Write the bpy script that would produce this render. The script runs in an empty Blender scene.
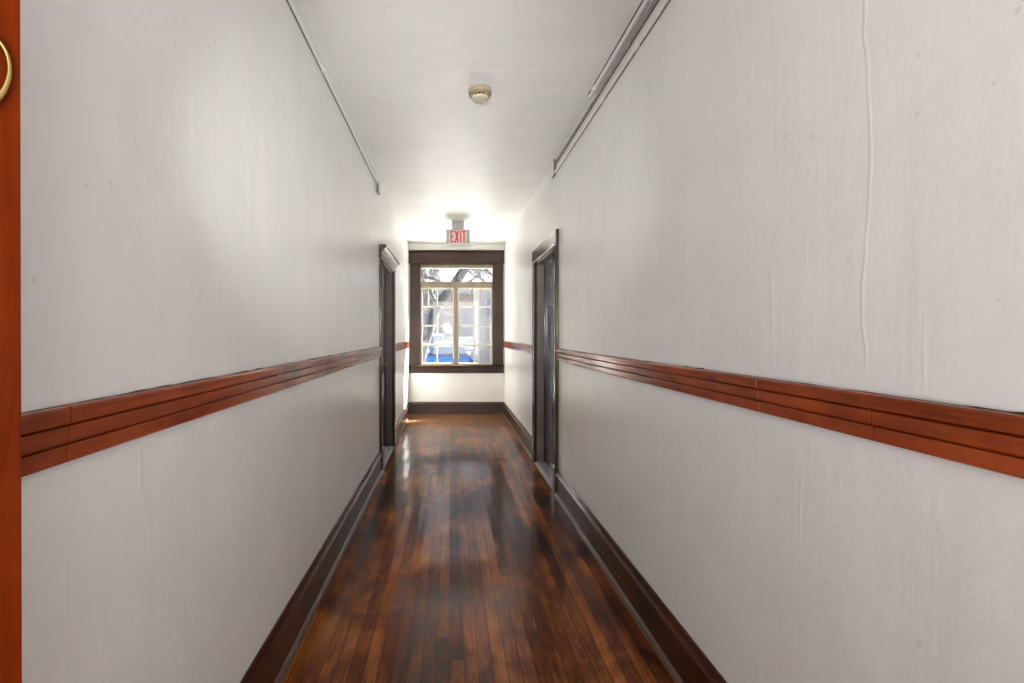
import bpy, bmesh, math, random
from mathutils import Vector, Matrix
C = bpy.context.scene
col = C.collection
EYE = 1.35; L = 0.69; R = 0.91; D = 7.88; H = 2.85; Y0 = 0.66; WT = 0.30
GZ = -0.62   # street level outside

# ------------------------------------------------------------------ node helpers
class NT:
    def __init__(s, name):
        s.m = bpy.data.materials.new(name); s.m.use_nodes = True
        s.t = s.m.node_tree; s.t.nodes.clear()
        s.out = s.t.nodes.new('ShaderNodeOutputMaterial')
        s.co = s.t.nodes.new('ShaderNodeNewGeometry').outputs['Position']
    def n(s, typ, ins=None, **props):
        nd = s.t.nodes.new(typ)
        for k, v in props.items(): setattr(nd, k, v)
        for k, v in (ins or {}).items():
            if isinstance(v, bpy.types.NodeSocket): s.t.links.new(v, nd.inputs[k])
            else: nd.inputs[k].default_value = v
        return nd
    def math(s, op, a, b=0.0, c=0.0, clamp=False):
        nd = s.t.nodes.new('ShaderNodeMath'); nd.operation = op; nd.use_clamp = clamp
        for i, v in enumerate((a, b, c)):
            if isinstance(v, bpy.types.NodeSocket): s.t.links.new(v, nd.inputs[i])
            else: nd.inputs[i].default_value = v
        return nd.outputs[0]
    def sep(s, v): 
        o = s.n('ShaderNodeSeparateXYZ', {0: v}).outputs
        return o[0], o[1], o[2]
    def comb(s, x, y, z): return s.n('ShaderNodeCombineXYZ', {0: x, 1: y, 2: z}).outputs[0]
    def scale(s, v, sc): return s.n('ShaderNodeMapping', {'Vector': v, 'Scale': sc}).outputs[0]
    def noise(s, v, scale=5, detail=3, rough=.5, dist=0): 
        return s.n('ShaderNodeTexNoise', {'Vector': v, 'Scale': scale, 'Detail': detail, 'Roughness': rough, 'Distortion': dist}).outputs['Fac']
    def ramp(s, f, stops):
        nd = s.n('ShaderNodeValToRGB', {0: f}); cr = nd.color_ramp
        while len(cr.elements) < len(stops): cr.elements.new(.5)
        for e, (p, c) in zip(cr.elements, stops):
            e.position = p; e.color = (c, c, c, 1) if isinstance(c, (int, float)) else (*c, 1)
        return nd.outputs[0]
    def mix(s, f, a, b, mode='MIX'):
        nd = s.t.nodes.new('ShaderNodeMix'); nd.data_type = 'RGBA'; nd.blend_type = mode
        for i, v in ((0, f), (6, a), (7, b)):
            if isinstance(v, bpy.types.NodeSocket): s.t.links.new(v, nd.inputs[i])
            elif isinstance(v, tuple): nd.inputs[i].default_value = (*v, 1)
            else: nd.inputs[i].default_value = v
        return nd.outputs[2]
    def bump(s, h, dist, strength=1.0):
        return s.n('ShaderNodeBump', {'Height': h, 'Distance': dist, 'Strength': strength}).outputs[0]
    def bsdf(s, colr, rough=.5, nrm=None, **kw):
        ins = {'Base Color': (*colr, 1) if isinstance(colr, tuple) else colr, 'Roughness': rough}
        if nrm is not None: ins['Normal'] = nrm
        for k, v in kw.items(): ins[k.replace('_', ' ')] = v
        b = s.n('ShaderNodeBsdfPrincipled', ins)
        s.t.links.new(b.outputs[0], s.out.inputs[0]); return s.m

def plain(name, c, rough=.5, bumpscale=0, bumpd=.001, var=0.0, **kw):
    t = NT(name); nrm = None; cc = c
    if bumpscale: nrm = t.bump(t.noise(t.co, bumpscale, 4), bumpd)
    f = t.noise(t.co, 9, 4)
    cc = t.mix(f, tuple(x*(1-var) for x in c), tuple(min(1, x*(1+var)) for x in c))
    return t.bsdf(cc, rough, nrm, **kw)

# ------------------------------------------------------------------ materials
def wall_mat(name, base, ridges, rgh=.30, vertical=True):
    t = NT(name); x, y, z = t.sep(t.co)
    fine = t.noise(t.co, 95, 3, .6)
    peel = t.noise(t.co, 22, 4, .6)
    if vertical: streak = t.noise(t.comb(x, t.math('MULTIPLY', y, 7.0), t.math('MULTIPLY', z, .7)), 1.0, 4, .6, .4)
    else: streak = t.noise(t.comb(t.math('MULTIPLY', x, .8), t.math('MULTIPLY', y, 5.0), z), 1.0, 4, .6, .4)
    big = t.noise(t.co, 1.3, 3)
    mid = t.noise(t.co, 5.5, 3, .55, .6)
    h = t.math('ADD', t.math('MULTIPLY', fine, .10), t.math('MULTIPLY', peel, .22))
    h = t.math('ADD', h, t.math('MULTIPLY', streak, .9))
    h = t.math('ADD', h, t.math('MULTIPLY', mid, .7))
    for i, (y0, z0, z1, w, amp, wob) in enumerate(ridges):
        wb = t.math('MULTIPLY', t.math('SUBTRACT', t.noise(t.comb(3.7*i+1, 0, z), 1.8, 3, .6), .5), wob)
        wb2 = t.math('MULTIPLY', t.math('SUBTRACT', t.noise(t.comb(3.7*i+9, 0, z), 14, 2, .6), .5), wob*.1)
        d = t.math('ABSOLUTE', t.math('SUBTRACT', t.math('SUBTRACT', t.math('SUBTRACT', y, y0), wb), wb2))
        r = t.math('SUBTRACT', 1.0, t.math('DIVIDE', d, w), clamp=True)
        r = t.math('SMOOTH_MIN', r, .8, .3)
        m = t.math('MULTIPLY', t.math('MULTIPLY_ADD', z, 12, -z0*12, clamp=True), t.math('MULTIPLY_ADD', z, -12, z1*12, clamp=True))
        thin = t.ramp(t.noise(t.comb(5.1*i, 0, z), 3.3, 2), [(.3, .35), (.6, 1.0)])
        h = t.math('ADD', h, t.math('MULTIPLY', t.math('MULTIPLY', t.math('MULTIPLY', r, m), amp), thin))
    # scuffs / stains
    st = t.ramp(t.noise(t.co, 2.3, 5, .65, .7), [(.35, .955), (.62, 1.0)])
    s2 = t.ramp(streak, [(.3, .965), (.6, 1.0)])
    f = t.math('MULTIPLY', st, s2)
    spots = t.ramp(t.noise(t.co, 30, 2, .5), [(.24, .88), (.27, 1.0)])
    f = t.math('MULTIPLY', f, spots)
    c = t.mix(big, base, tuple(a*b for a, b in zip(base, (1.0, .99, .975))))
    c = t.mix(1.0, c, t.comb(f, f, f), 'MULTIPLY')
    rr = t.math('MAXIMUM', t.math('ADD', t.math('MULTIPLY', streak, .12), rgh-.06), .285)
    return t.bsdf(c, rr, t.bump(h, .0036), Specular_IOR_Level=.6)

WB = (.848, .85, .842)
M = {}
M['wall_r'] = wall_mat('wall_paint_right', WB, [(1.03, 1.24, 2.8, .006, .34, .09), (2.05, .62, 1.14, .012, .30, .05),
        (1.33, 1.24, 1.60, .010, .22, .06), (.90, 1.22, 1.42, .005, .18, .03), (1.22, .75, 1.02, .006, .20, .05), (3.3, .2, 1.1, .02, .2, .04)])
M['wall_l'] = wall_mat('wall_paint_left', WB, [(1.05, .95, 1.12, .006, .4, .04), (1.4, 1.22, 1.6, .01, .22, .06),
        (1.9, .2, 1.1, .02, .2, .06), (.85, .7, 1.0, .006, .3, .03), (.93, .55, .8, .006, .3, .05), (2.75, 1.3, 2.7, .03, .2, .05)])
M['wall_b'] = wall_mat('wall_paint_end', (.81, .80, .755), [], .4)
M['ceil'] = wall_mat('ceiling_paint', (.865, .865, .858), [], .42, False)
M['vest'] = plain('vestibule_paint', (.84, .83, .81), .5, 30)

def wood(name, dark, light, rough=.3, axis=1, coat=.0, grain=1.0, bumpd=.00025, spec=.5):
    t = NT(name); x, y, z = t.sep(t.co)
    s = [24.0, 24.0, 24.0]; s[axis] = 1.6
    v = t.comb(t.math('MULTIPLY', x, s[0]), t.math('MULTIPLY', y, s[1]), t.math('MULTIPLY', z, s[2]))
    g = t.noise(v, 1.0, 6, .65, .8)
    b = t.noise(t.co, 4.0, 4, .6, .5)
    f = t.math('ADD', t.math('MULTIPLY', g, .65*grain), t.math('MULTIPLY', b, .55))
    c = t.mix(t.ramp(f, [(.38, 0.0), (.72, 1.0)]), dark, light)
    chips = t.ramp(t.noise(t.co, 38, 3, .6), [(.27, 1.0), (.30, 0.0)])
    c = t.mix(t.math('MULTIPLY', chips, .6), c, tuple(x*.35 for x in dark))
    r = t.math('MAXIMUM', t.math('ADD', t.math('MULTIPLY', g, .15), rough-.07), .285)
    return t.bsdf(c, r, t.bump(t.math('ADD', t.math('MULTIPLY', g, .4), t.noise(t.co, 12, 2)), bumpd), Coat_Weight=coat, Coat_Roughness=.13, Coat_IOR=1.45, Specular_IOR_Level=spec)
M['rail'] = wood('varnished_rail_wood', (.060, .007, .0015), (.36, .060, .010), .24, 1, coat=.7, spec=.04)
M['base'] = wood('baseboard_wood', (.020, .006, .003), (.060, .016, .007), .26, 1, coat=.45, spec=.06)
M['base_x'] = wood('baseboard_wood_end', (.030, .012, .008), (.060, .026, .017), .35, 0)
M['shoe'] = wood('shoe_moulding_wood', (.05, .026, .018), (.13, .075, .052), .30, 1)
M['casing'] = wood('casing_wood', (.020, .008, .0055), (.046, .019, .0135), .30, 2, spec=.22)
M['casing_x'] = wood('casing_wood_cross', (.022, .009, .0065), (.050, .022, .016), .32, 0, spec=.22)
M['casing_side'] = wood('side_door_casing_wood', (.022, .009, .0065), (.050, .022, .016), .24, 2, coat=1.0, spec=.3)
M['jamb_right'] = wood('jamb_wood_sheen', (.15, .125, .11), (.24, .205, .18), .5, 2)  # same wood as the left jamb, lightened to paint in its reflection
M['jamb'] = wood('jamb_wood', (.075, .052, .042), (.13, .095, .078), .5, 2)
M['slab'] = wood('dark_door_wood', (.085, .10, .13), (.15, .175, .215), .28, 2, coat=.6)
M['leaf'] = wood('orange_stained_door_wood', (.070, .0075, .0008), (.165, .021, .0014), .40, 2, spec=.03)
M['frame'] = wood('cream_window_wood', (.20, .165, .10), (.33, .28, .185), .45, 2, grain=.6)
M['muntin'] = plain('cream_muntin_paint', (.50, .47, .37), .45, 60, .0004, .05)
M['thresh'] = wood('glare_toned_threshold_wood', (.22, .22, .225), (.42, .41, .40), .33, 1)  # grey glare on the thresholds is painted into the wood colour
M['gap'] = plain('dark_gap', (.03, .02, .015), .8)
M['conduit'] = plain('painted_conduit', (.80, .79, .77), .35, 70, .0008, .06)
M['dirty'] = plain('rough_painted_conduit', (.34, .325, .30), .6, 60, .004, .75)
M['grime'] = plain('dark_grime', (.13, .11, .095), .8, 0, 0, .3)
M['box'] = plain('shade_toned_box_metal', (.16, .15, .14), .4, 80, .0008, .2)  # darkened in colour to stand for the shaded face of the boxes
M['brass'] = plain('brass', (.52, .37, .13), .25, 30, .0003, .06, Metallic=1.0)
M['ivory'] = plain('aged_ivory_plastic', (.36, .29, .19), .45, 0, 0, .06)
M['ivory_light'] = plain('ivory_plastic', (.60, .54, .41), .4, 0, 0, .04)
M['black'] = plain('black_slot', (.012, .01, .009), .6)
M['signbody'] = plain('sign_housing', (.40, .40, .37), .4, 0, 0, .03)
M['signface'] = plain('sign_face', (.62, .60, .57), .35, 0, 0, .02)
M['red'] = plain('sign_red', (.75, .045, .03), .4, 0, 0, .03)

def floor_mat():
    t = NT('varnished_floor_boards'); x, y, z = t.sep(t.co)
    W = .0575
    xi = t.math('DIVIDE', x, W); bid = t.math('FLOOR', xi); fx = t.math('FRACT', xi)
    wn = t.n('ShaderNodeTexWhiteNoise', {'W': bid}, noise_dimensions='1D').outputs['Value']
    yl = t.math('ADD', t.math('DIVIDE', y, 2.6), t.math('MULTIPLY', wn, 7.3))
    jid = t.math('FLOOR', yl); fy = t.math('FRACT', yl)
    wn2 = t.n('ShaderNodeTexWhiteNoise', {'Vector': t.comb(bid, jid, 0.0)}, noise_dimensions='2D').outputs['Value']
    ex = t.math('MINIMUM', fx, t.math('SUBTRACT', 1.0, fx))
    ey = t.math('MULTIPLY', t.math('MINIMUM', fy, t.math('SUBTRACT', 1.0, fy)), 2.6/W)
    e = t.math('MINIMUM', ex, ey)
    seamw = t.math('MULTIPLY_ADD', t.noise(t.comb(bid, t.math('MULTIPLY', y, 2.0), 0), 1.0, 2), .10, .012)
    seam = t.math('SUBTRACT', 1.0, t.math('DIVIDE', e, seamw), clamp=True)
    g = t.noise(t.comb(t.math('MULTIPLY', x, 70), t.math('MULTIPLY', y, 2.6), wn), 1.0, 6, .65, 1.2)
    blotch = t.noise(t.comb(t.math('MULTIPLY', x, 3.2), t.math('MULTIPLY', y, 1.5), 4.0), 1.0, 5, .62, .6)
    blotch2 = t.noise(t.comb(t.math('MULTIPLY', x, 9.0), t.math('MULTIPLY', y, 3.2), 9.0), 1.0, 4, .6, .6)
    f = t.math('ADD', t.math('MULTIPLY_ADD', wn2, .13, .035), t.math('MULTIPLY', g, .26))
    f = t.math('ADD', f, t.math('MULTIPLY_ADD', blotch, .80, -.125))
    f = t.math('ADD', f, t.math('MULTIPLY', blotch2, .32))
    c = t.ramp(f, [(.46, (.010, .0025, .001)), (.56, (.045, .010, .003)), (.66, (.130, .032, .006)), (.76, (.27, .080, .012)), (.88, (.46, .16, .03))])
    worn = t.ramp(t.noise(t.comb(t.math('MULTIPLY', x, 2.0), t.math('MULTIPLY', y, 1.2), 21.0), 1.0, 4, .6, .4), [(.42, 1.0), (.6, 0.0)])
    far = t.math('MULTIPLY_ADD', y, .45, -2.45, clamp=True)      # boards blend to an evener brown towards the window
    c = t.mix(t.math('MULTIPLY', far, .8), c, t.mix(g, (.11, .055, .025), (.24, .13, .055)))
    c = t.mix(t.math('MULTIPLY', seam, .9), c, (.008, .004, .002))
    scr = t.noise(t.comb(t.math('MULTIPLY', x, 40), t.math('MULTIPLY', y, 7), 2.0), 1.0, 5, .7, 1.0)
    h = t.math('SUBTRACT', t.math('MULTIPLY', blotch2, .4), t.math('MULTIPLY', seam, t.math('MULTIPLY_ADD', y, -.14, .75, clamp=True)))
    cup = t.math('MULTIPLY', t.math('POWER', t.math('ABSOLUTE', t.math('SUBTRACT', fx, .5)), 2.0), 1.6)
    h = t.math('ADD', h, cup)
    h = t.math('ADD', h, t.math('MULTIPLY', t.noise(t.co, 9, 2, .5), .9))
    h = t.math('ADD', h, t.math('MULTIPLY', wn2, .05))
    rg = t.math('MULTIPLY_ADD', scr, .06, .255)
    rg = t.math('MAXIMUM', t.math('ADD', rg, t.math('MULTIPLY', far, .06)), .282)
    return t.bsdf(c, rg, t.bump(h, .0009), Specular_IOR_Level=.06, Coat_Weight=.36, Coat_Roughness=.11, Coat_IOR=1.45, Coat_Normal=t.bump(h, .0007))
M['floor'] = floor_mat()

def glass_mat():
    t = NT('window_glass')
    lw = t.n('ShaderNodeLayerWeight', {'Blend': .5}).outputs['Facing']
    fr = t.math('MULTIPLY_ADD', t.math('POWER', lw, 5.0), .9, .04, clamp=True)
    tr = t.n('ShaderNodeBsdfTransparent', {'Color': (.97, .98, .98, 1)}).outputs[0]
    gl = t.n('ShaderNodeBsdfGlossy', {'Roughness': .03, 'Color': (.9, .9, .9, 1)}).outputs[0]
    mx = t.n('ShaderNodeMixShader', {0: fr, 1: tr, 2: gl})
    t.t.links.new(mx.outputs[0], t.out.inputs[0]); return t.m
M['glass'] = glass_mat()

# ------------------------------------------------------------------ mesh helpers
def box(bm, x0, x1, y0, y1, z0, z1, mi=0):
    v = [bm.verts.new(p) for p in ((x0,y0,z0),(x1,y0,z0),(x1,y1,z0),(x0,y1,z0),(x0,y0,z1),(x1,y0,z1),(x1,y1,z1),(x0,y1,z1))]
    for f in ((0,3,2,1),(4,5,6,7),(0,1,5,4),(1,2,6,5),(2,3,7,6),(3,0,4,7)):
        bm.faces.new([v[i] for i in f]).material_index = mi
def prism(bm, pts, a, b, axis=1):
    """closed 2-D profile swept along an axis; pts are (u, v): axis y -> (x,z), axis x -> (y,z), axis z -> (x,y)"""
    def P(u, v, t): return {1: (u, t, v), 0: (t, u, v), 2: (u, v, t)}[axis]
    A = [bm.verts.new(P(u, v, a)) for u, v in pts]; B = [bm.verts.new(P(u, v, b)) for u, v in pts]
    n = len(pts)
    for i in range(n): bm.faces.new((A[i], A[(i+1) % n], B[(i+1) % n], B[i]))
    bm.faces.new(A[::-1]); bm.faces.new(B)
def tube(bm, pts, rads, seg=8, cap=True):
    rings = []
    if not isinstance(rads, (list, tuple)): rads = [rads]*len(pts)
    pts = [Vector(p) for p in pts]; up = Vector((.13, .31, .94)).normalized()
    for i, p in enumerate(pts):
        d = (pts[min(i+1, len(pts)-1)] - pts[max(i-1, 0)]).normalized()
        s = d.cross(up)
        if s.length < 1e-3: s = d.cross(Vector((1, 0, 0)))
        s.normalize(); u = s.cross(d).normalized()
        rings.append([bm.verts.new(p + (s*math.cos(a)+u*math.sin(a))*rads[i]) for a in [2*math.pi*k/seg for k in range(seg)]])
    for a, b in zip(rings, rings[1:]):
        for k in range(seg): bm.faces.new((a[k], a[(k+1) % seg], b[(k+1) % seg], b[k]))
    if cap: bm.faces.new(rings[0][::-1]); bm.faces.new(rings[-1])
def lathe(bm, prof, c, seg=32, axis=2):
    rings = []
    for r, h in prof:
        ring = []
        for k in range(seg):
            a = 2*math.pi*k/seg; p = [r*math.cos(a), r*math.sin(a), h]
            if axis == 1: p = [p[0], p[2], p[1]]
            if axis == 0: p = [p[2], p[0], p[1]]
            ring.append(bm.verts.new((c[0]+p[0], c[1]+p[1], c[2]+p[2])))
        rings.append(ring)
    for a, b in zip(rings, rings[1:]):
        for k in range(seg): bm.faces.new((a[k], a[(k+1) % seg], b[(k+1) % seg], b[k]))
    bm.faces.new(rings[0][::-1]); bm.faces.new(rings[-1])
def obj(name, bm, mat, parent=None, bevel=0, smooth=False, seg=2):
    bmesh.ops.recalc_face_normals(bm, faces=bm.faces[:])
    me = bpy.data.meshes.new(name); 
    if parent is not None:
        bmesh.ops.translate(bm, verts=bm.verts[:], vec=-Vector(world(parent)))
    bm.to_mesh(me); bm.free()
    for m in (mat if isinstance(mat, list) else [mat]): me.materials.append(m)
    if smooth:
        for p in me.polygons: p.use_smooth = True
    o = bpy.data.objects.new(name, me); col.objects.link(o)
    if parent is not None: o.parent = parent
    if bevel:
        b = o.modifiers.new('bevel', 'BEVEL'); b.width = bevel; b.segments = seg; b.limit_method = 'ANGLE'; b.angle_limit = math.radians(35)
    return o
def world(o):
    v = Vector(o.location)
    while o.parent: o = o.parent; v += Vector(o.location)
    return v
def empty(name, loc=(0, 0, 0), **kw):
    o = bpy.data.objects.new(name, None); o.empty_display_size = .1; col.objects.link(o); o.location = loc
    for k, v in kw.items(): o[k] = v
    return o
def tag(o, label=None, cat=None, group=None, kind=None):
    if label: o['label'] = label
    if cat: o['category'] = cat
    if group: o['group'] = group
    if kind: o['kind'] = kind
    return o
def S(o, label=None): o['kind'] = 'structure'; return tag(o, label)
B = bmesh.new

# ------------------------------------------------------------------ openings
LD = (4.70, 5.59, 2.08)       # left door opening y0, y1, top
RD = (4.05, 4.93, 2.09)       # right door opening
WX0, WX1, WZ0, WZ1 = -.515, .738, .818, 2.522   # window opening in the end wall
# ------------------------------------------------------------------ room shell
bm = B(); box(bm, -L-.12, R+.12, -2.6, D+WT, -.15, 0); box(bm, -1.6, -L-.12, -2.6, Y0, -.15, 0); box(bm, R+.12, 1.6, -2.6, Y0, -.15, 0)
S(obj('floor', bm, M['floor']), 'narrow glossy orange brown hardwood strip floor')
bm = B(); box(bm, -L-.12, R+.12, -2.6, D+WT, H, H+.15); box(bm, -1.6, -L-.12, -2.6, Y0, H, H+.15); box(bm, R+.12, 1.6, -2.6, Y0, H, H+.15)
S(obj('ceiling', bm, M['ceil']), 'white painted plaster ceiling')
def side_wall(name, x0, x1, op, mat):
    bm = B()
    box(bm, x0, x1, Y0, op[0], 0, H); box(bm, x0, x1, op[1], D, 0, H); box(bm, x0, x1, op[0], op[1], op[2], H)
    S(obj(name, bm, mat))

side_wall('wall_right', R, R+.14, RD, M['wall_r'])
bm = B()
box(bm, -L-.14, WX0, D, D+WT, 0, H); box(bm, WX1, R+.14, D, D+WT, 0, H)
box(bm, WX0, WX1, D, D+WT, 0, WZ0-.01); box(bm, WX0, WX1, D, D+WT, WZ1, H)
S(obj('wall_back', bm, M['wall_b']))
# vestibule behind the camera
for nm, b in (('wall_vestibule_left', (-1.6, -1.5, -2.6, Y0, 0, H)), ('wall_vestibule_right', (1.5, 1.6, -2.6, Y0, 0, H)),
              ('wall_corner_left', (-1.5, -L-.14, Y0, Y0+.08, 0, H)), ('wall_corner_right', (R+.14, 1.5, Y0, Y0+.08, 0, H))):
    bm = B(); box(bm, *b); S(obj(nm, bm, M['vest']))
bm = B(); box(bm, -1.5, -1.1, -2.6, -2.5, 0, H); box(bm, 1.1, 1.5, -2.6, -2.5, 0, H)
box(bm, -1.1, 1.1, -2.6, -2.5, 0, .5); box(bm, -1.1, 1.1, -2.6, -2.5, 2.6, H)
S(obj('wall_front', bm, M['vest']))

# ------------------------------------------------------------------ chair rails
def rail(name, side, y0, y1, seed, joints=()):
    """three stepped boards; side -1 left, +1 right. joints: y of butt joints"""
    w = -L if side < 0 else R
    s = -side
    zt, zb = 1.222, 1.122
    prof = [(0, zb), (.012, zb), (.0145, zb+.003), (.0145, zb+.028), (.0125, zb+.031), (.006, zb+.0315), (.006, zb+.0345), (.0165, zb+.0345), (.0185, zb+.037),
            (.0185, zb+.062), (.0165, zb+.065), (.009, zb+.0655), (.009, zb+.0685), (.021, zb+.0685), (.0235, zb+.071), (.0235, zt-.006), (.021, zt-.001), (.018, zt), (0, zt)]
    root = empty(name, (w, y0, zb)); S(root)
    cuts = [y0] + list(joints) + [y1]
    for a, b in zip(cuts, cuts[1:]):
        bm = B(); prism(bm, [(w+s*u, v) for u, v in prof], a+(.0012 if a != y0 else 0), b-(.0012 if b != y1 else 0))
        obj('rail_board', bm, M['rail'], root, .0012)
    rnd = random.Random(seed); bm = B(); y = y0; pv = None
    while y < y1:     # cracked caulk line along the top edge
        hgt = .0006 + .0030*max(0, rnd.gauss(.1, .6)); th = .003+.003*rnd.random()
        cur = (bm.verts.new((w+s*.0015, y, zt-.0005)), bm.verts.new((w+s*th, y, zt+.0003)), bm.verts.new((w+s*.001, y, zt+hgt)))
        if pv:
            bm.faces.new((pv[0], pv[1], cur[1], cur[0])); bm.faces.new((pv[1], pv[2], cur[2], cur[1])); bm.faces.new((pv[2], pv[0], cur[0], cur[2]))
        pv = cur; y += .02+.05*rnd.random()
    obj('caulk_crack', bm, M['gap'], root)
bm = None
bmw = B()
rail('trim_1', -1, Y0, LD[0]-.12, 1, (.829, 1.9))
rail('trim_2', -1, LD[1]+.12, D, 2)
rail('trim_3', 1, Y0, RD[0]-.11, 3, (.995, 1.36, 2.7))
rail('trim_4', 1, RD[1]+.11, D, 4)

# ------------------------------------------------------------------ baseboards
BP = [(0, 0), (.036, 0), (.036, .016), (.032, .022), (.022, .024), (.022, .165), (.028, .168), (.031, .173), (.031, .178), (.026, .183), (.018, .190), (.012, .200), (.006, .205), (0, .205)]
def baseboard(name, side, y0, y1):
    w = -L if side < 0 else R; s = -side
    root = empty(name, (w, y0, 0)); S(root)
    bm = B(); prism(bm, [(w, 0), (w+s*.020, 0), (w+s*.020, .150), (w+s*.022, .156), (w+s*.029, .159), (w+s*.031, .165), (w+s*.029, .173), (w+s*.022, .178), (w+s*.016, .186), (w+s*.012, .198), (w+s*.008, .205), (w, .205)], y0, y1)
    obj('board', bm, M['base'], root, .001)
    q = [(w+s*.020, 0), (w+s*.040, 0)] + [(w+s*(.020+.020*math.cos(a)), .022*math.sin(a)) for a in (math.pi/8, math.pi/4, 3*math.pi/8)] + [(w+s*.020, .022)]
    bm = B(); prism(bm, q, y0, y1); obj('shoe_moulding', bm, M['shoe'], root)
baseboard('baseboard_left', -1, Y0, LD[0]-.12)
baseboard('baseboard_left_far', -1, LD[1]+.12, D)
baseboard('baseboard_right', 1, Y0, RD[0]-.11)
baseboard('baseboard_right_far', 1, RD[1]+.11, D)
root = empty('baseboard_back', (0, D, 0)); S(root)
bm = B(); prism(bm, [(D, 0), (D-.020, 0), (D-.020, .150), (D-.029, .159), (D-.031, .165), (D-.029, .173), (D-.016, .186), (D-.008, .205), (D, .205)], -L+.02, R-.02, 0)
obj('board', bm, M['base_x'], root)
bm = B(); prism(bm, [(D-.020, 0), (D-.038, 0), (D-.034, .014), (D-.020, .020)], -L+.02, R-.02, 0); obj('shoe_moulding', bm, M['base_x'], root)

# ------------------------------------------------------------------ side doorways
def doorway(name, side, op, cap, cw, label):
    w = -L if side < 0 else R; s = -side; y0, y1, zt = op
    def X(a, b): return (min(w+s*a, w+s*b), max(w+s*a, w+s*b))
    root = empty(name, (w, (y0+y1)/2, 0)); S(root, label)
    # jamb lining
    bm = B(); a, b = X(-.14, .001)
    box(bm, a, b, y0-.0, y0+.02, 0, zt); box(bm, a, b, y1-.02, y1, 0, zt); box(bm, a, b, y0, y1, zt-.02, zt)
    a, b = X(-.14, -.125)
    obj('jamb', bm, M['jamb_right' if side > 0 else 'jamb'], root, .002)
    bm = B(); a, b = X(-.083, -.068)      # door stop, dark
    box(bm, a, b, y0+.02, y0+.035, 0, zt-.02); box(bm, a, b, y1-.035, y1-.02, 0, zt-.02); box(bm, a, b, y0+.02, y1-.02, zt-.035, zt-.02)
    obj('door_stop', bm, M['casing_side'], root, .001)
    # casings
    for p, q in ((y0-cw, y0+.004), (y1-.004, y1+cw)):
        bm = B(); a, b = X(0, .024); box(bm, a, b, p, q, 0, zt+.004)
        a, b = X(.023, .029)
        box(bm, a, b, p+.008, p+.022, .22, zt); box(bm, a, b, q-.022, q-.008, .22, zt)
        obj('casing', bm, M['casing_side'], root, .003)
        bm = B(); a, b = X(0, .036); box(bm, a, b, p-.002, q, 0, .225); obj('plinth_block', bm, M['casing_side'], root, .004)
    bm = B()
    if cap:
        prism(bm, [(w, zt+.004), (w+s*.024, zt+.004), (w+s*.024, zt+.018), (w+s*.032, zt+.020), (w+s*.032, zt+.028), (w+s*.024, zt+.030), (w+s*.024, zt+.066),
                   (w+s*.036, zt+.070), (w+s*.044, zt+.086), (w+s*.060, zt+.098), (w+s*.072, zt+.104), (w+s*.072, zt+.128), (w+s*.064, zt+.134), (w, zt+.134)], y0-cw-.03, y1+cw+.05)
    else:
        prism(bm, [(w, zt+.004), (w+s*.030, zt+.004), (w+s*.036, zt+.009), (w+s*.030, zt+.015), (w+s*.027, zt+.018), (w+s*.027, zt+.132), (w+s*.024, zt+.136), (w, zt+.136)], y0-cw-.006, y1+cw+.012)
    obj('head_casing', bm, M['casing_y'], root, .0015)
    # threshold
    bm = B(); a, b = X(-.14, .030); prism(bm, [(a, 0), (b, 0), (b, .006), ((b*.8+a*.2), .014), ((b*.2+a*.8), .014), (a, .006)], y0+.02, y1-.02)
    obj('threshold', bm, M['thresh'], root)
    # panelled slab, set back in the opening
    bm = B(); yy0, yy1 = y0+.022, y1-.022; ft = -.085; bk = -.125
    def q(b0, b1, c0, c1, f=ft, k=bk): a, b = X(k, f); box(bm, a, b, b0, b1, c0, c1)
    st = .115; mid = (yy0+yy1)/2
    q(yy0, yy0+st, .016, zt-.022); q(yy1-st, yy1, .016, zt-.022)
    rails = [(.016, .26), (1.05, 1.19), (zt-.022-.13, zt-.022)]
    if side > 0: rails.insert(2, (1.62, 1.72))
    for c0, c1 in rails: q(yy0+st, yy1-st, c0, c1)
    zs = sorted(rails)
    for (a0, a1), (b0, b1) in zip(zs, zs[1:]):
        q(mid-.05, mid+.05, a1, b0)
        for p0, p1 in ((yy0+st, mid-.05), (mid+.05, yy1-st)):
            q(p0, p1, a1, b0, ft-.014, bk+.01); q(p0+.035, p1-.035, a1+.035, b0-.035, ft-.006, bk+.01)
    sl = obj('door_panel', bm, M['slab'], root, .004)
    kb = B(); lathe(kb, [(.026, 0), (.026, .004), (.010, .008), (.009, .022), (.022, .030), (.026, .040), (.020, .050), (.008, .053)], (0, 0, 0), 20, 0)
    bmesh.ops.scale(kb, vec=(.55*s, 1, 1), verts=kb.verts[:])
    bmesh.ops.translate(kb, vec=(w+s*ft, yy1-.06 if side < 0 else yy0+.06, .98), verts=kb.verts[:])
    obj('door_knob', kb, M['brass'], sl, 0, True)
    return root, X
M['casing_y'] = wood('casing_wood_along', (.020, .008, .0055), (.046, .019, .0135), .24, 1, coat=1.0, spec=.3)
root, X = doorway('door_1', 1, RD, False, .115, 'doorway in the right wall with flat topped brown casing and dark panelled door')
bm = B()
for zz in (.52, .98, 1.27, 1.86): lathe(bm, [(.006, 0), (.006, .003)], (R+.038, RD[1]-.0225, zz), 10, 1)
obj('screw_head', bm, M['black'], root)
doorway('door_2', -1, LD, True, .115, 'doorway in the left wall with projecting crown cap over brown casing')
bm = B()
side_wall('wall_left', -L-.14, -L, LD, M['wall_l'])
# small closed rooms behind both doors would be dark; a backing wall seals each opening
for nm, a, b, op in (('wall_behind_left_door', -L-.24, -L-.14, LD), ('wall_behind_right_door', R+.14, R+.24, RD)):
    bm = B(); box(bm, a, b, op[0]-.2, op[1]+.2, 0, H); S(obj(nm, bm, M['vest']))

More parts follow.
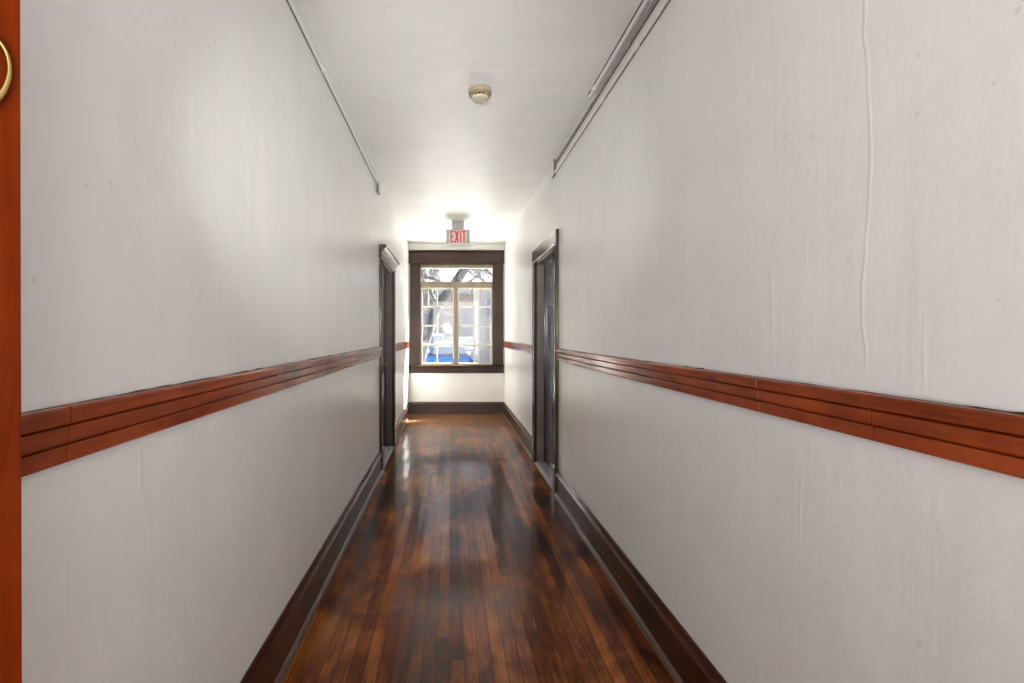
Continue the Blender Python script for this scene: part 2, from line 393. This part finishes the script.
# ------------------------------------------------------------------ end window
win = empty('window_1', (.11, D, WZ0)); S(win, 'end wall window with dark brown casing and cream sashes')
cs = .0168
x0o, x1o = -.672, .893
bm = B(); box(bm, x0o, WX0, D-.024, D, WZ0, WZ1); obj('casing', bm, M['casing'], win, .003)
bm = B(); box(bm, WX1, x1o, D-.024, D, WZ0, WZ1); obj('casing', bm, M['casing'], win, .003)
bm = B(); prism(bm, [(D, WZ1), (D-.030, WZ1), (D-.034, WZ1+.006), (D-.030, WZ1+.012), (D-.026, WZ1+.014), (D-.026, WZ1+.178), (D-.034, WZ1+.182), (D-.040, WZ1+.196), (D-.046, WZ1+.204), (D-.046, WZ1+.220), (D, WZ1+.220)], x0o-.018, x1o+.012, 0)
obj('head_casing', bm, M['casing_x'], win, .001)
bm = B(); prism(bm, [(D+.10, WZ0-.022), (D-.060, WZ0-.022), (D-.066, WZ0-.014), (D-.066, WZ0-.006), (D-.060, WZ0), (D+.10, WZ0)], x0o-.016, x1o+.010, 0)
obj('window_sill', bm, M['casing_x'], win)
bm = B(); prism(bm, [(D, WZ0-.13), (D-.020, WZ0-.13), (D-.026, WZ0-.12), (D-.026, WZ0-.035), (D-.042, WZ0-.026), (D-.042, WZ0-.022), (D, WZ0-.022)], x0o-.010, x1o+.004, 0)
obj('apron', bm, M['casing_x'], win)
# reveals (brown lining) and outer sill
bm = B(); box(bm, WX0, WX0+.018, D, D+.10, WZ0, WZ1); box(bm, WX1-.018, WX1, D, D+.10, WZ0, WZ1); box(bm, WX0, WX1, D, D+.10, WZ1-.012, WZ1)
obj('reveal', bm, M['casing'], win, .001)
GY = D+.075
def px(x): return (x-450)/470*(GY-.015)
def pz(y): return EYE+(333.5-y)/470*(GY-.015)
# fixed frame: head, transom bar, jamb strips, bottom
bm = B()
box(bm, WX0+.018, WX1-.018, GY-.03, GY+.05, pz(268.2), WZ1-.012)
box(bm, WX0+.018, WX1-.018, GY-.03, GY+.05, pz(287.6), pz(281.8))
box(bm, WX0+.018, px(421.0), GY-.025, GY+.05, WZ0, WZ1-.012); box(bm, px(492.3), WX1-.018, GY-.025, GY+.05, WZ0, WZ1-.012)
box(bm, px(454.0), px(457.6), GY-.028, GY+.05, WZ0, pz(287.6))
box(bm, WX0+.018, WX1-.018, GY-.02, GY+.05, WZ0, pz(364.6))
obj('window_frame', bm, M['frame'], win, .003)
bm = B(); box(bm, px(421), px(492.3), GY+.004, GY+.008, pz(281.8), pz(268.2)); obj('pane', bm, M['glass'], win)
bm = B(); box(bm, px(449.6), px(451.2), GY-.036, GY-.029, pz(267.0), pz(266.2)); obj('latch', bm, M['black'], win, .002)
def sash(xa, xb, vx, hy, extra):
    bm = B(); f = .022; za, zb = pz(364.6), pz(287.6)
    box(bm, xa, xa+f, GY-.012, GY+.025, za, zb); box(bm, xb-f, xb, GY-.012, GY+.025, za, zb)
    box(bm, xa+f, xb-f, GY-.012, GY+.025, za, za+f+.004); box(bm, xa+f, xb-f, GY-.012, GY+.025, zb-f, zb)
    for i, h in enumerate(hy):
        t = .016 if i == 2 else .011
        box(bm, xa+f, xb-f, GY-.008, GY+.02, pz(h)-t, pz(h)+t)
    for v in vx: box(bm, px(v)-.010, px(v)+.010, GY-.009, GY+.021, za+f, zb-f)
    for v in extra: box(bm, px(v)-.008, px(v)+.008, GY-.007, GY+.02, pz(hy[0]), zb-f)
    sh = obj('sash', bm, M['muntin'], win, .002)
    bm = B(); box(bm, xa+f*.5, xb-f*.5, GY+.005, GY+.009, za+f*.5, zb-f*.5); obj('pane', bm, M['glass'], sh)
sash(px(421.0), px(454.0), (437.2,), (306.6, 325.9, 345.0), (428.3,))
sash(px(457.6), px(492.3), (474.3,), (306.6, 325.9, 345.0), ())

# ------------------------------------------------------------------ near door leaf at the left edge of the frame
leaf = empty('door_3', (-1.12, -.02, 0)); S(leaf, 'orange stained wooden door leaf cut off by the left edge')
E = Vector((-.5475, .600)); dl = Vector((.68, .733)).normalized(); nl = Vector((dl.y, -dl.x))   # free edge, direction hinge->edge, face normal (towards the camera)
def lf(u, n): p = E-dl*u+nl*n; return (p.x, p.y)
bm = B(); prism(bm, [lf(0, 0), lf(0, -.045), lf(.11, -.045), lf(.11, 0)], .01, 2.45, 2)
for v in bm.verts: v.co.x += -.0034*(v.co.z-EYE)*0-.0025*(v.co.z-EYE)
obj('stile', bm, M['leaf'], leaf, .0015)
bm = B(); prism(bm, [lf(.11, -.006), lf(.11, -.039), lf(.72, -.039), lf(.72, -.006)], .01, 2.45, 2); obj('panel', bm, M['leaf'], leaf)
bm = B(); prism(bm, [lf(.72, 0), lf(.72, -.045), lf(.84, -.045), lf(.84, 0)], .01, 2.45, 2); obj('stile', bm, M['leaf'], leaf, .0015)
for za, zb in ((.01, .25), (1.0, 1.15), (2.32, 2.45)):
    bm = B(); prism(bm, [lf(.11, 0), lf(.11, -.045), lf(.72, -.045), lf(.72, 0)], za, zb, 2); obj('cross_rail', bm, M['leaf'], leaf, .0015)
# oval brass ring lying against the leaf, thicker at its lower outer side
bmr = B(); off = .007; vs = []
def onleaf(x, y):
    r = Vector(((x-450)/470, 1.0)); t_ = (E+nl*off).dot(nl)/r.dot(nl); return Vector((r.x*t_, t_, EYE+(333.5-y)/470*t_))
n = 48; oc, orr = (-34.0, 71.5), 46.3; ic, ir = (-36.0, 67.5), 43.0
n3 = Vector((nl.x, nl.y, 0))
for k in range(n):
    a = 2*math.pi*k/n; ca, sa = math.cos(a), math.sin(a)
    po = onleaf(oc[0]+orr*ca, oc[1]-orr*sa); pi_ = onleaf(ic[0]+ir*ca*.985, ic[1]-ir*sa*.93)
    m = (po+pi_)/2; h = (po-pi_)/2
    vs.append([bmr.verts.new(m+h*math.cos(b)+n3*.0045*math.sin(b)) for b in [2*math.pi*j/10 for j in range(10)]])
for k in range(n):
    a, b = vs[k], vs[(k+1) % n]
    for j in range(10): bmr.faces.new((a[j], a[(j+1) % 10], b[(j+1) % 10], b[j]))
rg = obj('ring_pull', bmr, M['brass'], leaf, 0, True); rg['label'] = 'curved brass ring pull'
top = onleaf(-34, 26)
bm = B(); tube(bm, [top-n3*off, top+n3*.006], [.013, .006], 16); obj('ring_mount', bm, M['brass'], leaf, 0, True)

# ------------------------------------------------------------------ smoke detector
sd = empty('smoke_detector', (.185, 2.90, H)); tag(sd, 'aged ivory smoke detector on the ceiling above the hallway', 'smoke detector')
cc = (.185, 2.90, H)
bm = B(); lathe(bm, [(.070, 0), (.071, -.004), (.071, -.022), (.068, -.026), (.050, -.028)], cc, 40); obj('mounting_base', bm, M['ivory'], sd, 0, True)
bm = B(); lathe(bm, [(.044, -.024), (.044, -.046), (.040, -.046)], cc, 32); obj('sensor_core', bm, M['black'], sd)
bm = B()
lathe(bm, [(.052, -.026), (.054, -.028), (.054, -.031), (.050, -.032)], cc, 32)
for k in range(12):
    a = 2*math.pi*k/12+.13; c, s_ = math.cos(a), math.sin(a)
    v = []
    for r in (.043, .053):
        for t in (-.0035, .0035):
            for z in (-.028, -.049): v.append(bm.verts.new((cc[0]+r*c-t*s_, cc[1]+r*s_+t*c, H+z)))
    for f in ((0,1,3,2),(4,6,7,5),(0,2,6,4),(1,5,7,3),(0,4,5,1),(2,3,7,6)): bm.faces.new([v[i] for i in f])
obj('vent_cage', bm, M['ivory'], sd)
bm = B(); lathe(bm, [(.055, -.047), (.055, -.051), (.048, -.058), (.028, -.062), (.004, -.063)], cc, 32); obj('cover_cap', bm, M['ivory_light'], sd, 0, True)
bm = B(); box(bm, cc[0]-.056, cc[0]-.049, cc[1]-.030, cc[1]-.022, H-.058, H-.040); obj('latch_tab', bm, M['ivory'], sd, .001)

# ------------------------------------------------------------------ exit sign
ES = 6.30
sx = .107; es = empty('exit_sign', (sx, ES, H)); tag(es, 'small white EXIT sign with red letters hanging before the end window', 'exit sign')
bm = B(); box(bm, sx-.158, sx+.158, ES-.022, ES+.022, EYE+1.202, EYE+1.392); obj('housing', bm, M['signbody'], es, .006)
bm = B(); box(bm, sx-.118, sx+.118, ES-.0245, ES-.021, EYE+1.209, EYE+1.386); obj('face_plate', bm, M['signface'], es, .001)
bm = B(); box(bm, sx-.080, sx+.080, ES-.035, ES+.035, EYE+1.396, H-.012); box(bm, sx-.086, sx+.086, ES-.04, ES+.04, H-.012, H); obj('canopy', bm, M['signbody'], es, .004)
bm = B(); box(bm, sx-.020, sx+.020, ES-.012, ES+.012, EYE+1.385, EYE+1.40); obj('hanger_stem', bm, M['signbody'], es, .003)
zl, zh = EYE+1.216, EYE+1.376; yf, yb = ES-.027, ES-.0244
bm = B(); w = .018
def lb(a, b, c, d): box(bm, sx+a, sx+b, yf, yb, c, d)
lb(-.102, -.102+w, zl, zh); lb(-.102+w, -.050, zh-.020, zh); lb(-.102+w, -.050, zl, zl+.020); lb(-.102+w, -.058, (zl+zh)/2-.010, (zl+zh)/2+.010)
def sl(a, b):
    hw = .0105
    A = [bm.verts.new((sx+u, yf, v)) for u, v in ((a-hw, zl), (a+hw, zl), (b+hw, zh), (b-hw, zh))]
    Bv = [bm.verts.new((sx+u, yb, v)) for u, v in ((a-hw, zl), (a+hw, zl), (b+hw, zh), (b-hw, zh))]
    bm.faces.new(A); bm.faces.new(Bv[::-1])
    for i in range(4): bm.faces.new((A[i], A[(i+1) % 4], Bv[(i+1) % 4], Bv[i]))
sl(-.036, .006); sl(.006, -.036)
lb(.026, .026+w, zl, zh)
lb(.054, .106, zh-.020, zh); lb(.071, .071+w, zl, zh-.020)
obj('lettering', bm, M['red'], es)

# ------------------------------------------------------------------ surface conduits
def conduit(name, x, z, y0, y1, r, mat, label, flat, couplers, straps=()):
    """flat: 'L','R','C' = which surface it is fixed to"""
    o = empty(name, (x, y0, z)); tag(o, label, 'conduit', None)
    bm = B(); tube(bm, [(x, y0, z), (x, y1, z)], r, 14); 
    obj('pipe', bm, mat, o, 0, False)
    bm = B(); sw = r*1.12      # grimy paint line left between pipe and plaster
    if flat == 'C': box(bm, x-sw, x+sw, y0, y1, H-.0012, H)
    else:
        xw = -L if flat == 'L' else R; ss = 1 if flat == 'L' else -1
        box(bm, min(xw, xw+ss*.0012), max(xw, xw+ss*.0012), y0, y1, z-sw, z+sw)
    obj('grime_line', bm, M['grime'], o)
    for yc in couplers:
        bm = B(); tube(bm, [(x, yc-.022, z), (x, yc-.020, z), (x, yc+.020, z), (x, yc+.022, z)], [r*1.05, r*1.35, r*1.35, r*1.05], 14); obj('coupling', bm, mat, o)
    for yc in straps:
        bm = B()
        if flat == 'C': box(bm, x-.028, x+.028, yc-.008, yc+.008, H-.003, H); tube(bm, [(x, yc-.008, z), (x, yc+.008, z)], r*1.2, 12)
        else:
            xw = -L if flat == 'L' else R; s = 1 if flat == 'L' else -1
            box(bm, min(xw, xw+s*.003), max(xw, xw+s*.003), yc-.008, yc+.008, z-.026, z+.026); tube(bm, [(x, yc-.008, z), (x, yc+.008, z)], r*1.2, 12)
        obj('strap', bm, mat, o)
    return o
conduit('conduit', -L+.0105, EYE+1.413, Y0, 4.40, .0098, M['conduit'], 'single painted conduit high on the left wall', 'L', (2.53,), (3.6,))
conduit('conduit', .8785, H-.0125, Y0, 2.95, .0118, M['conduit'], 'short thicker conduit fixed to the ceiling by the right wall', 'C', (2.86,), ())
conduit('conduit', R-.0095, EYE+1.456, Y0, 4.02, .0085, M['dirty'], 'rough painted upper conduit high on the right wall', 'R', (3.72,), ())
conduit('conduit', R-.0105, EYE+1.383, Y0, 4.05, .0095, M['conduit'], 'smooth lower conduit of the pair on the right wall', 'R', (2.27, 2.79), ())
bm = B(); box(bm, R-.022, R, 4.03, 4.12, EYE+1.360, H-.006)
o = obj('body', bm, M['box'], tag(empty('junction_box', (R, 4.07, EYE+1.345)), 'painted metal junction box ending the conduits on the right wall', 'junction box'), .003)
bm = B(); box(bm, R-.0245, R-.022, 4.028, 4.122, EYE+1.358, H-.008); obj('cover_plate', bm, M['conduit'], o.parent, .001)
bm = B(); box(bm, -L, -L+.024, 4.40, 4.50, EYE+1.325, EYE+1.432)
o = obj('body', bm, M['box'], tag(empty('junction_box', (-L, 4.45, EYE+1.325)), 'painted metal junction box ending the conduit on the left wall', 'junction box'), .003)
bm = B(); box(bm, -L+.024, -L+.0265, 4.398, 4.502, EYE+1.323, EYE+1.434); obj('cover_plate', bm, M['conduit'], o.parent, .001)

# ------------------------------------------------------------------ outside the window
M['asph'] = plain('pavement', (.11, .11, .115), .85, 20, .005, .2)
M['bounce_pale'] = plain('bounce_ground_pale', (.74, .73, .71), .8, 12, .004, .1)  # very light so the added ground throws sun up through the window
M['bark'] = plain('grey_bark', (.010, .011, .013), .85, 30, .01, .35)
M['twig'] = plain('twig_bark', (.016, .015, .017), .85, 0, 0, .3)
M['extw'] = plain('white_exterior_paint', (.17, .17, .165), .6, 0, 0, .06)
M['roof'] = plain('grey_shingle', (.030, .032, .040), .8, 20, .01, .2)
M['carblue'] = plain('blue_car_paint', (.045, .15, .36), .3, 0, 0, .05)
M['carwhite'] = plain('white_car_paint', (.11, .11, .145), .35, 0, 0, .03)
M['carglass'] = plain('car_glass', (.10, .105, .14), .08, 0, 0, 0)
M['tyre'] = plain('tyre_rubber', (.02, .02, .022), .8)
M['lamp'] = plain('headlamp_lens', (.75, .75, .72), .2)
t = NT('pinkish_brick'); x, y, z = t.sep(t.co)
br = t.n('ShaderNodeTexBrick', {'Vector': t.comb(x, z, 0.0), 'Color1': (.15, .085, .07, 1), 'Color2': (.20, .13, .105, 1), 'Mortar': (.24, .22, .20, 1), 'Scale': 1.0, 'Brick Width': .24, 'Row Height': .085, 'Mortar Size': .012})
M['brick'] = t.bsdf(t.mix(t.noise(t.co, 1.5, 4), br.outputs[0], t.mix(.35, br.outputs[0], (.24, .22, .20))), .85)
t = NT('pale_vertical_siding'); x, y, z = t.sep(t.co)
fx = t.math('FRACT', t.math('DIVIDE', x, .30)); ln = t.ramp(fx, [(0.0, .62), (.1, 1.0), (.9, 1.0), (1.0, .62)])
M['siding'] = t.bsdf(t.mix(1.0, (.135, .132, .13), ln, 'MULTIPLY'), .7)

bm = B(); box(bm, -30, 30, 13.5, 60, GZ-.3, GZ); S(obj('ground', bm, M['asph']), 'grey street outside the window')
bm = B(); box(bm, -12, 20, D+WT, 13.5, GZ-.3, GZ+.02); S(obj('bounce_ground', bm, M['bounce_pale']), 'unseen pale ground below the window, added to bounce sunlight inside')  # hidden below the sill, added as a reflector for the hall ceiling
# brick house with grey roof and white gutter
hs = empty('brick_house', (-2, 28, GZ)); tag(hs, 'pinkish brick house with grey roof seen through the window', 'house')
bm = B(); box(bm, -8, 4.5, 28, 34, GZ, 3.95); obj('wall', bm, M['brick'], hs)
bm = B(); prism(bm, [(27.6, 3.95), (31, 5.35), (34.4, 3.95)], -8.4, 4.9, 0); obj('roof', bm, M['roof'], hs)
bm = B(); box(bm, -8.4, 4.9, 27.5, 27.7, 3.72, 4.02); obj('gutter', bm, M['extw'], hs)
bm = B(); box(bm, -1.35, -.75, 30.2, 30.8, 4.8, 5.9); obj('chimney', bm, M['brick'], hs)
def hwin(xa, xb, za, zb):
    bm = B(); y = 27.93
    box(bm, xa-.1, xa, y-.03, y+.06, za-.1, zb+.1); box(bm, xb, xb+.1, y-.03, y+.06, za-.1, zb+.1)
    box(bm, xa, xb, y-.03, y+.06, zb, zb+.1); box(bm, xa, xb, y-.03, y+.06, za-.1, za)
    box(bm, (xa+xb)/2-.025, (xa+xb)/2+.025, y-.02, y+.04, za, zb); box(bm, xa, xb, y-.02, y+.04, (za+zb)/2-.03, (za+zb)/2+.03)
    f = obj('window', bm, M['extw'], hs); bm = B(); box(bm, xa, xb, y, y+.05, za, zb); obj('pane', bm, M['carglass'], f)
hwin(-1.5, -.75, 1.0, 2.5); hwin(-.35, .2, .9, 1.6); hwin(.75, 1.25, 1.1, 2.6)
bm = B(); box(bm, -.55, .45, 27.2, 28.05, 1.72, 1.86); obj('porch_hood', bm, M['extw'], hs, .02)
# pale building on the right
pb = empty('pale_building', (3.6, 18.5, GZ)); tag(pb, 'pale vertical sided building at the right of the window view', 'building')
bm = B(); box(bm, 1.18, 7, 18.5, 22.5, GZ, 3.2); obj('wall', bm, M['siding'], pb)
bm = B(); box(bm, .95, 1.18, 18.42, 18.62, GZ, 3.2); obj('corner_post', bm, M['extw'], pb)
bm = B(); box(bm, .9, 7.1, 18.3, 22.6, 3.2, 3.34); obj('cornice', bm, M['extw'], pb)
bm = B(); box(bm, 1.42, 1.66, 18.44, 18.52, 2.0, 2.75); f = obj('window', bm, M['carglass'], pb)
bm = B(); box(bm, 1.37, 1.42, 18.40, 18.52, 1.95, 2.80); box(bm, 1.66, 1.71, 18.40, 18.52, 1.95, 2.80); box(bm, 1.42, 1.66, 18.40, 18.52, 2.75, 2.80); box(bm, 1.42, 1.66, 18.40, 18.52, 1.95, 2.0)
obj('window_trim', bm, M['extw'], f)
# cars
def car(name, cx, y, w, ht, ln, mat, label, cat, hood=.55):
    """front faces -y"""
    o = empty(name, (cx, y, GZ)); tag(o, label, cat)
    hw = w/2; bz = ht*hood
    prof = [(y, GZ+.28), (y-.03, GZ+.5), (y+.02, GZ+bz-.12), (y+.15, GZ+bz-.02), (y+.95, GZ+bz+.05), (y+ln-.5, GZ+bz+.06), (y+ln, GZ+bz-.05), (y+ln, GZ+.3)]
    bm = B(); prism(bm, prof, cx-hw, cx+hw, 0); b = obj('body', bm, mat, o, .07, False, 3)
    bm = B(); A = []
    for yy, zz, ww in ((y+.85, bz+.02, hw*.90), (y+1.45, ht-.06, hw*.74), (y+1.7, ht, hw*.72), (y+ln-1.4, ht, hw*.72), (y+ln-.6, bz+.04, hw*.88)):
        A.append((bm.verts.new((cx-ww, yy, GZ+zz)), bm.verts.new((cx+ww, yy, GZ+zz))))
    for p, q in zip(A, A[1:]): bm.faces.new((p[0], p[1], q[1], q[0]))
    bm.faces.new([p[0] for p in A]); bm.faces.new([p[1] for p in A][::-1]); bm.faces.new((A[0][0], A[-1][0], A[-1][1], A[0][1]))
    cb = obj('cabin', bm, mat, o, .04)
    bm = B(); v = [bm.verts.new(p) for p in ((cx-hw*.82, y+.90, GZ+bz+.10), (cx+hw*.82, y+.90, GZ+bz+.10), (cx+hw*.68, y+1.36, GZ+ht-.12), (cx-hw*.68, y+1.36, GZ+ht-.12))]
    bm.faces.new(v); r = bmesh.ops.extrude_face_region(bm, geom=bm.faces[:]); bmesh.ops.translate(bm, vec=(0, .05, -.02), verts=[e for e in r['geom'] if isinstance(e, bmesh.types.BMVert)])
    bmesh.ops.translate(bm, vec=(0, -.03, .02), verts=bm.verts[:])
    obj('windscreen', bm, M['carglass'], o)
    for s in (-1, 1):
        bm = B(); box(bm, cx+s*hw*.74-.14, cx+s*hw*.74+.14, y-.04, y+.08, GZ+.60, GZ+.74); obj('headlamp', bm, M['lamp'], o, .03)
        for yy in (y+.75, y+ln-.8):
            bm = B(); lathe(bm, [(.10, -.10), (.30, -.10), (.33, -.07), (.33, .07), (.30, .10), (.10, .10)], (cx+s*(hw-.09), yy, GZ+.33), 24, 0); obj('wheel', bm, M['tyre'], o)
        bm = B(); box(bm, min(cx+s*hw, cx+s*(hw+.14)), max(cx+s*hw, cx+s*(hw+.14)), y+1.05, y+1.15, GZ+bz+.06, GZ+bz+.20); obj('mirror', bm, mat, o, .02)
    bm = B(); box(bm, cx-hw*.5, cx+hw*.5, y-.05, y+.05, GZ+.46, GZ+.62); obj('grille', bm, M['tyre'], o, .02)
car('blue_car', -.10, 18.8, 1.92, 1.44, 4.3, M['carblue'], 'blue car parked nearest outside the end window', 'car', .70)
car('white_van', -1.05, 23.4, 1.85, 1.95, 3.9, M['carwhite'], 'pale van parked behind the blue car, left of the mullion', 'van')
car('white_van', .98, 23.9, 1.7, 1.80, 3.0, M['carwhite'], 'pale van parked behind the blue car, right of the mullion', 'van')
# trees
def grow(bm, p, d, r, ln, depth, rnd):
    pts = [p]; rads = [r]; q = Vector(p); dd = Vector(d).normalized(); n = 4
    for i in range(n):
        dd = (dd+Vector((rnd.uniform(-1, 1), rnd.uniform(-1, 1), rnd.uniform(-.6, 1)))*.16).normalized()
        q = q+dd*ln/n; pts.append(q.copy()); rads.append(r*(1-.45*(i+1)/n))
        if depth > 0 and i >= 0:
            for _ in range(2 if depth > 1 else 3):
                nd = (dd+Vector((rnd.uniform(-1, 1), rnd.uniform(-1, 1), rnd.uniform(-.5, .8)))*.95).normalized()
                grow(bm, q.copy(), nd, r*.42, ln*.62, depth-1, rnd)
    tube(bm, pts, rads, 6 if r > .03 else 4, False)
def tree(name, trunk, rads, branches, label, seed, cat='tree'):
    o = empty(name, (trunk[0][0], trunk[0][1], GZ)); tag(o, label, cat)
    bm = B(); tube(bm, trunk, rads, 12); obj('trunk', bm, M['bark'], o, 0, True)
    rnd = random.Random(seed); bm = B()
    for p, d, r, ln, dp in branches: grow(bm, Vector(p), d, r, ln, dp, rnd)
    obj('branches', bm, M['twig'], o, 0, True)
def P(x, y, d): return ((x-450)/470*d, d, EYE+(333.5-y)/470*d)
tree('leaning_tree', [(-1.05, 12.0, GZ-.1), P(422, 352, 12), P(428, 333, 12), P(434, 314, 12.1), P(443, 299, 12.2), P(452, 287, 12.3), P(464, 270, 12.4), P(474, 250, 12.5), P(480, 230, 12.6)],
     [.17, .14, .13, .13, .14, .12, .12, .10, .07],
     [(P(438, 307, 12.15), (-.5, .2, .9), .05, 1.0, 2), (P(452, 287, 12.3), (-.8, .3, .5), .04, .9, 2), (P(464, 270, 12.4), (.9, .2, .3), .04, 1.0, 2), (P(443, 299, 12.2), (.5, .3, .3), .03, .9, 2),
      (P(434, 314, 12.1), (-.7, .3, .3), .035, .8, 2)],
     'dark leaning tree trunk crossing the end window view diagonally', 5)
tree('bare_tree', [(1.9, 15, GZ-.1), (1.85, 15, 1.5), (1.7, 15, 3.0), (1.3, 15, 4.6)], [.13, .11, .09, .05],
     [((1.8, 15, 2.4), (-.8, .1, .5), .04, 1.5, 3), ((1.7, 15, 2.9), (-.7, -.1, .4), .04, 1.3, 3), ((1.65, 15, 3.1), (.5, 0, .6), .04, 1.2, 2), ((1.5, 15, 3.7), (-.9, 0, .2), .035, 1.2, 3)],
     'bare twiggy tree in the upper right of the window view', 11)
tree('bare_tree', [(-2.2, 16, GZ-.1), (-2.1, 16, 1.5), (-2.0, 16, 3.0), (-1.9, 16, 4.2)], [.12, .10, .08, .05],
     [((-2.1, 16, 1.7), (.9, .1, .3), .035, 1.2, 3), ((-2.03, 16, 2.4), (.9, .1, .1), .035, 1.2, 3), ((-2.0, 16, 2.9), (.8, 0, .4), .03, .9, 2)],
     'bare twiggy tree at the left of the window view', 21)
for k, dx in enumerate((0, 2.2)):
    bm = B(); a_, b_ = Vector(P(424+dx, 292, 9.6)), Vector(P(440+dx*1.3, 264, 9.6)); tube(bm, [a_+(b_-a_)*((GZ-.02-a_.z)/(b_.z-a_.z)), b_+(b_-a_)*1.5], .009, 6)
    tag(obj('guy_wire', bm, M['twig']), 'left of two dark guy wires slanting past the upper pane' if k == 0 else 'right of two dark guy wires slanting past the upper pane', 'cable')

# ------------------------------------------------------------------ light
w = bpy.data.worlds.new('sky'); C.world = w; w.use_nodes = True; nt = w.node_tree; nt.nodes.clear()
tc = nt.nodes.new('ShaderNodeTexCoord'); sp = nt.nodes.new('ShaderNodeSeparateXYZ'); rp = nt.nodes.new('ShaderNodeValToRGB')
bg = nt.nodes.new('ShaderNodeBackground'); wo = nt.nodes.new('ShaderNodeOutputWorld')
nt.links.new(tc.outputs['Generated'], sp.inputs[0]); nt.links.new(sp.outputs[2], rp.inputs[0]); nt.links.new(rp.outputs[0], bg.inputs[0]); nt.links.new(bg.outputs[0], wo.inputs[0])
rp.color_ramp.elements[0].color = (.92, .95, 1.0, 1); rp.color_ramp.elements[1].color = (.45, .62, 1.0, 1)
bg.inputs[1].default_value = 2.6
def light(name, typ, loc, energy, color, **kw):
    d = bpy.data.lights.new(name, typ); d.energy = energy; d.color = color
    for k, v in kw.items(): setattr(d, k, v)
    o = bpy.data.objects.new(name, d); col.objects.link(o); o.location = loc; return o
az, el = math.radians(52), math.radians(44)
sd_ = Vector((math.sin(az)*math.cos(el), math.cos(az)*math.cos(el), math.sin(el)))
PW = dict(sun=138, vest=35, up=20, fwd=8.6, sky=2.4)
bg.inputs[1].default_value = PW['sky']
def aim(o, d): o.rotation_euler = (-Vector(d)).to_track_quat('Z', 'Y').to_euler()
s = light('sun', 'SUN', (6, 14, 8), PW['sun'], (1.0, .96, .90), angle=math.radians(1.2)); s.rotation_euler = sd_.to_track_quat('Z', 'Y').to_euler()
a = light('vestibule_rear_fill', 'AREA', (0, -2.48, 1.55), PW['vest'], (1.0, .985, .96), shape='RECTANGLE', size=2.2, size_y=2.1); aim(a, (0, 1, 0))  # added fill across the rear opening, brightens the near hallway
a = light('vestibule_up_fill', 'AREA', (0, -.7, 1.0), PW['up'], (1.0, .985, .96), shape='RECTANGLE', size=1.0, size_y=.6); aim(a, (0, .35, 1))  # added upward fill out of view, lifts the ceiling
a = light('camera_side_fill', 'AREA', (-.10, -.12, 1.56), PW['fwd'], (1.0, .99, .97), shape='DISK', size=.10, spread=math.radians(50)); aim(a, (.02, 4.2, .78))  # added fill beside the camera for mid walls and ceiling; mirrors in the pane

# ------------------------------------------------------------------ camera
cd = bpy.data.cameras.new('camera'); cam = bpy.data.objects.new('camera', cd); col.objects.link(cam); C.camera = cam
cam.location = (0, 0, EYE); cam.rotation_euler = (math.pi/2, 0, 0)
cd.sensor_width = 36; cd.lens = 470/1024*36; cd.shift_x = 62/1024; cd.shift_y = -8/1024; cd.clip_start = .05
C.view_settings.view_transform = 'Standard'; C.view_settings.look = 'None'; C.view_settings.gamma = 1; C.view_settings.use_curve_mapping = False
C.view_settings.exposure = 0.08
cy = C.cycles
cy.max_bounces = 14; cy.diffuse_bounces = 9; cy.glossy_bounces = 5; cy.transparent_max_bounces = 12; cy.sample_clamp_indirect = 16; cy.use_denoising = True; cy.use_guiding = True; cy.guiding_training_samples = 128; cy.denoising_input_passes = 'RGB_ALBEDO_NORMAL'; cy.denoising_prefilter = 'ACCURATE'
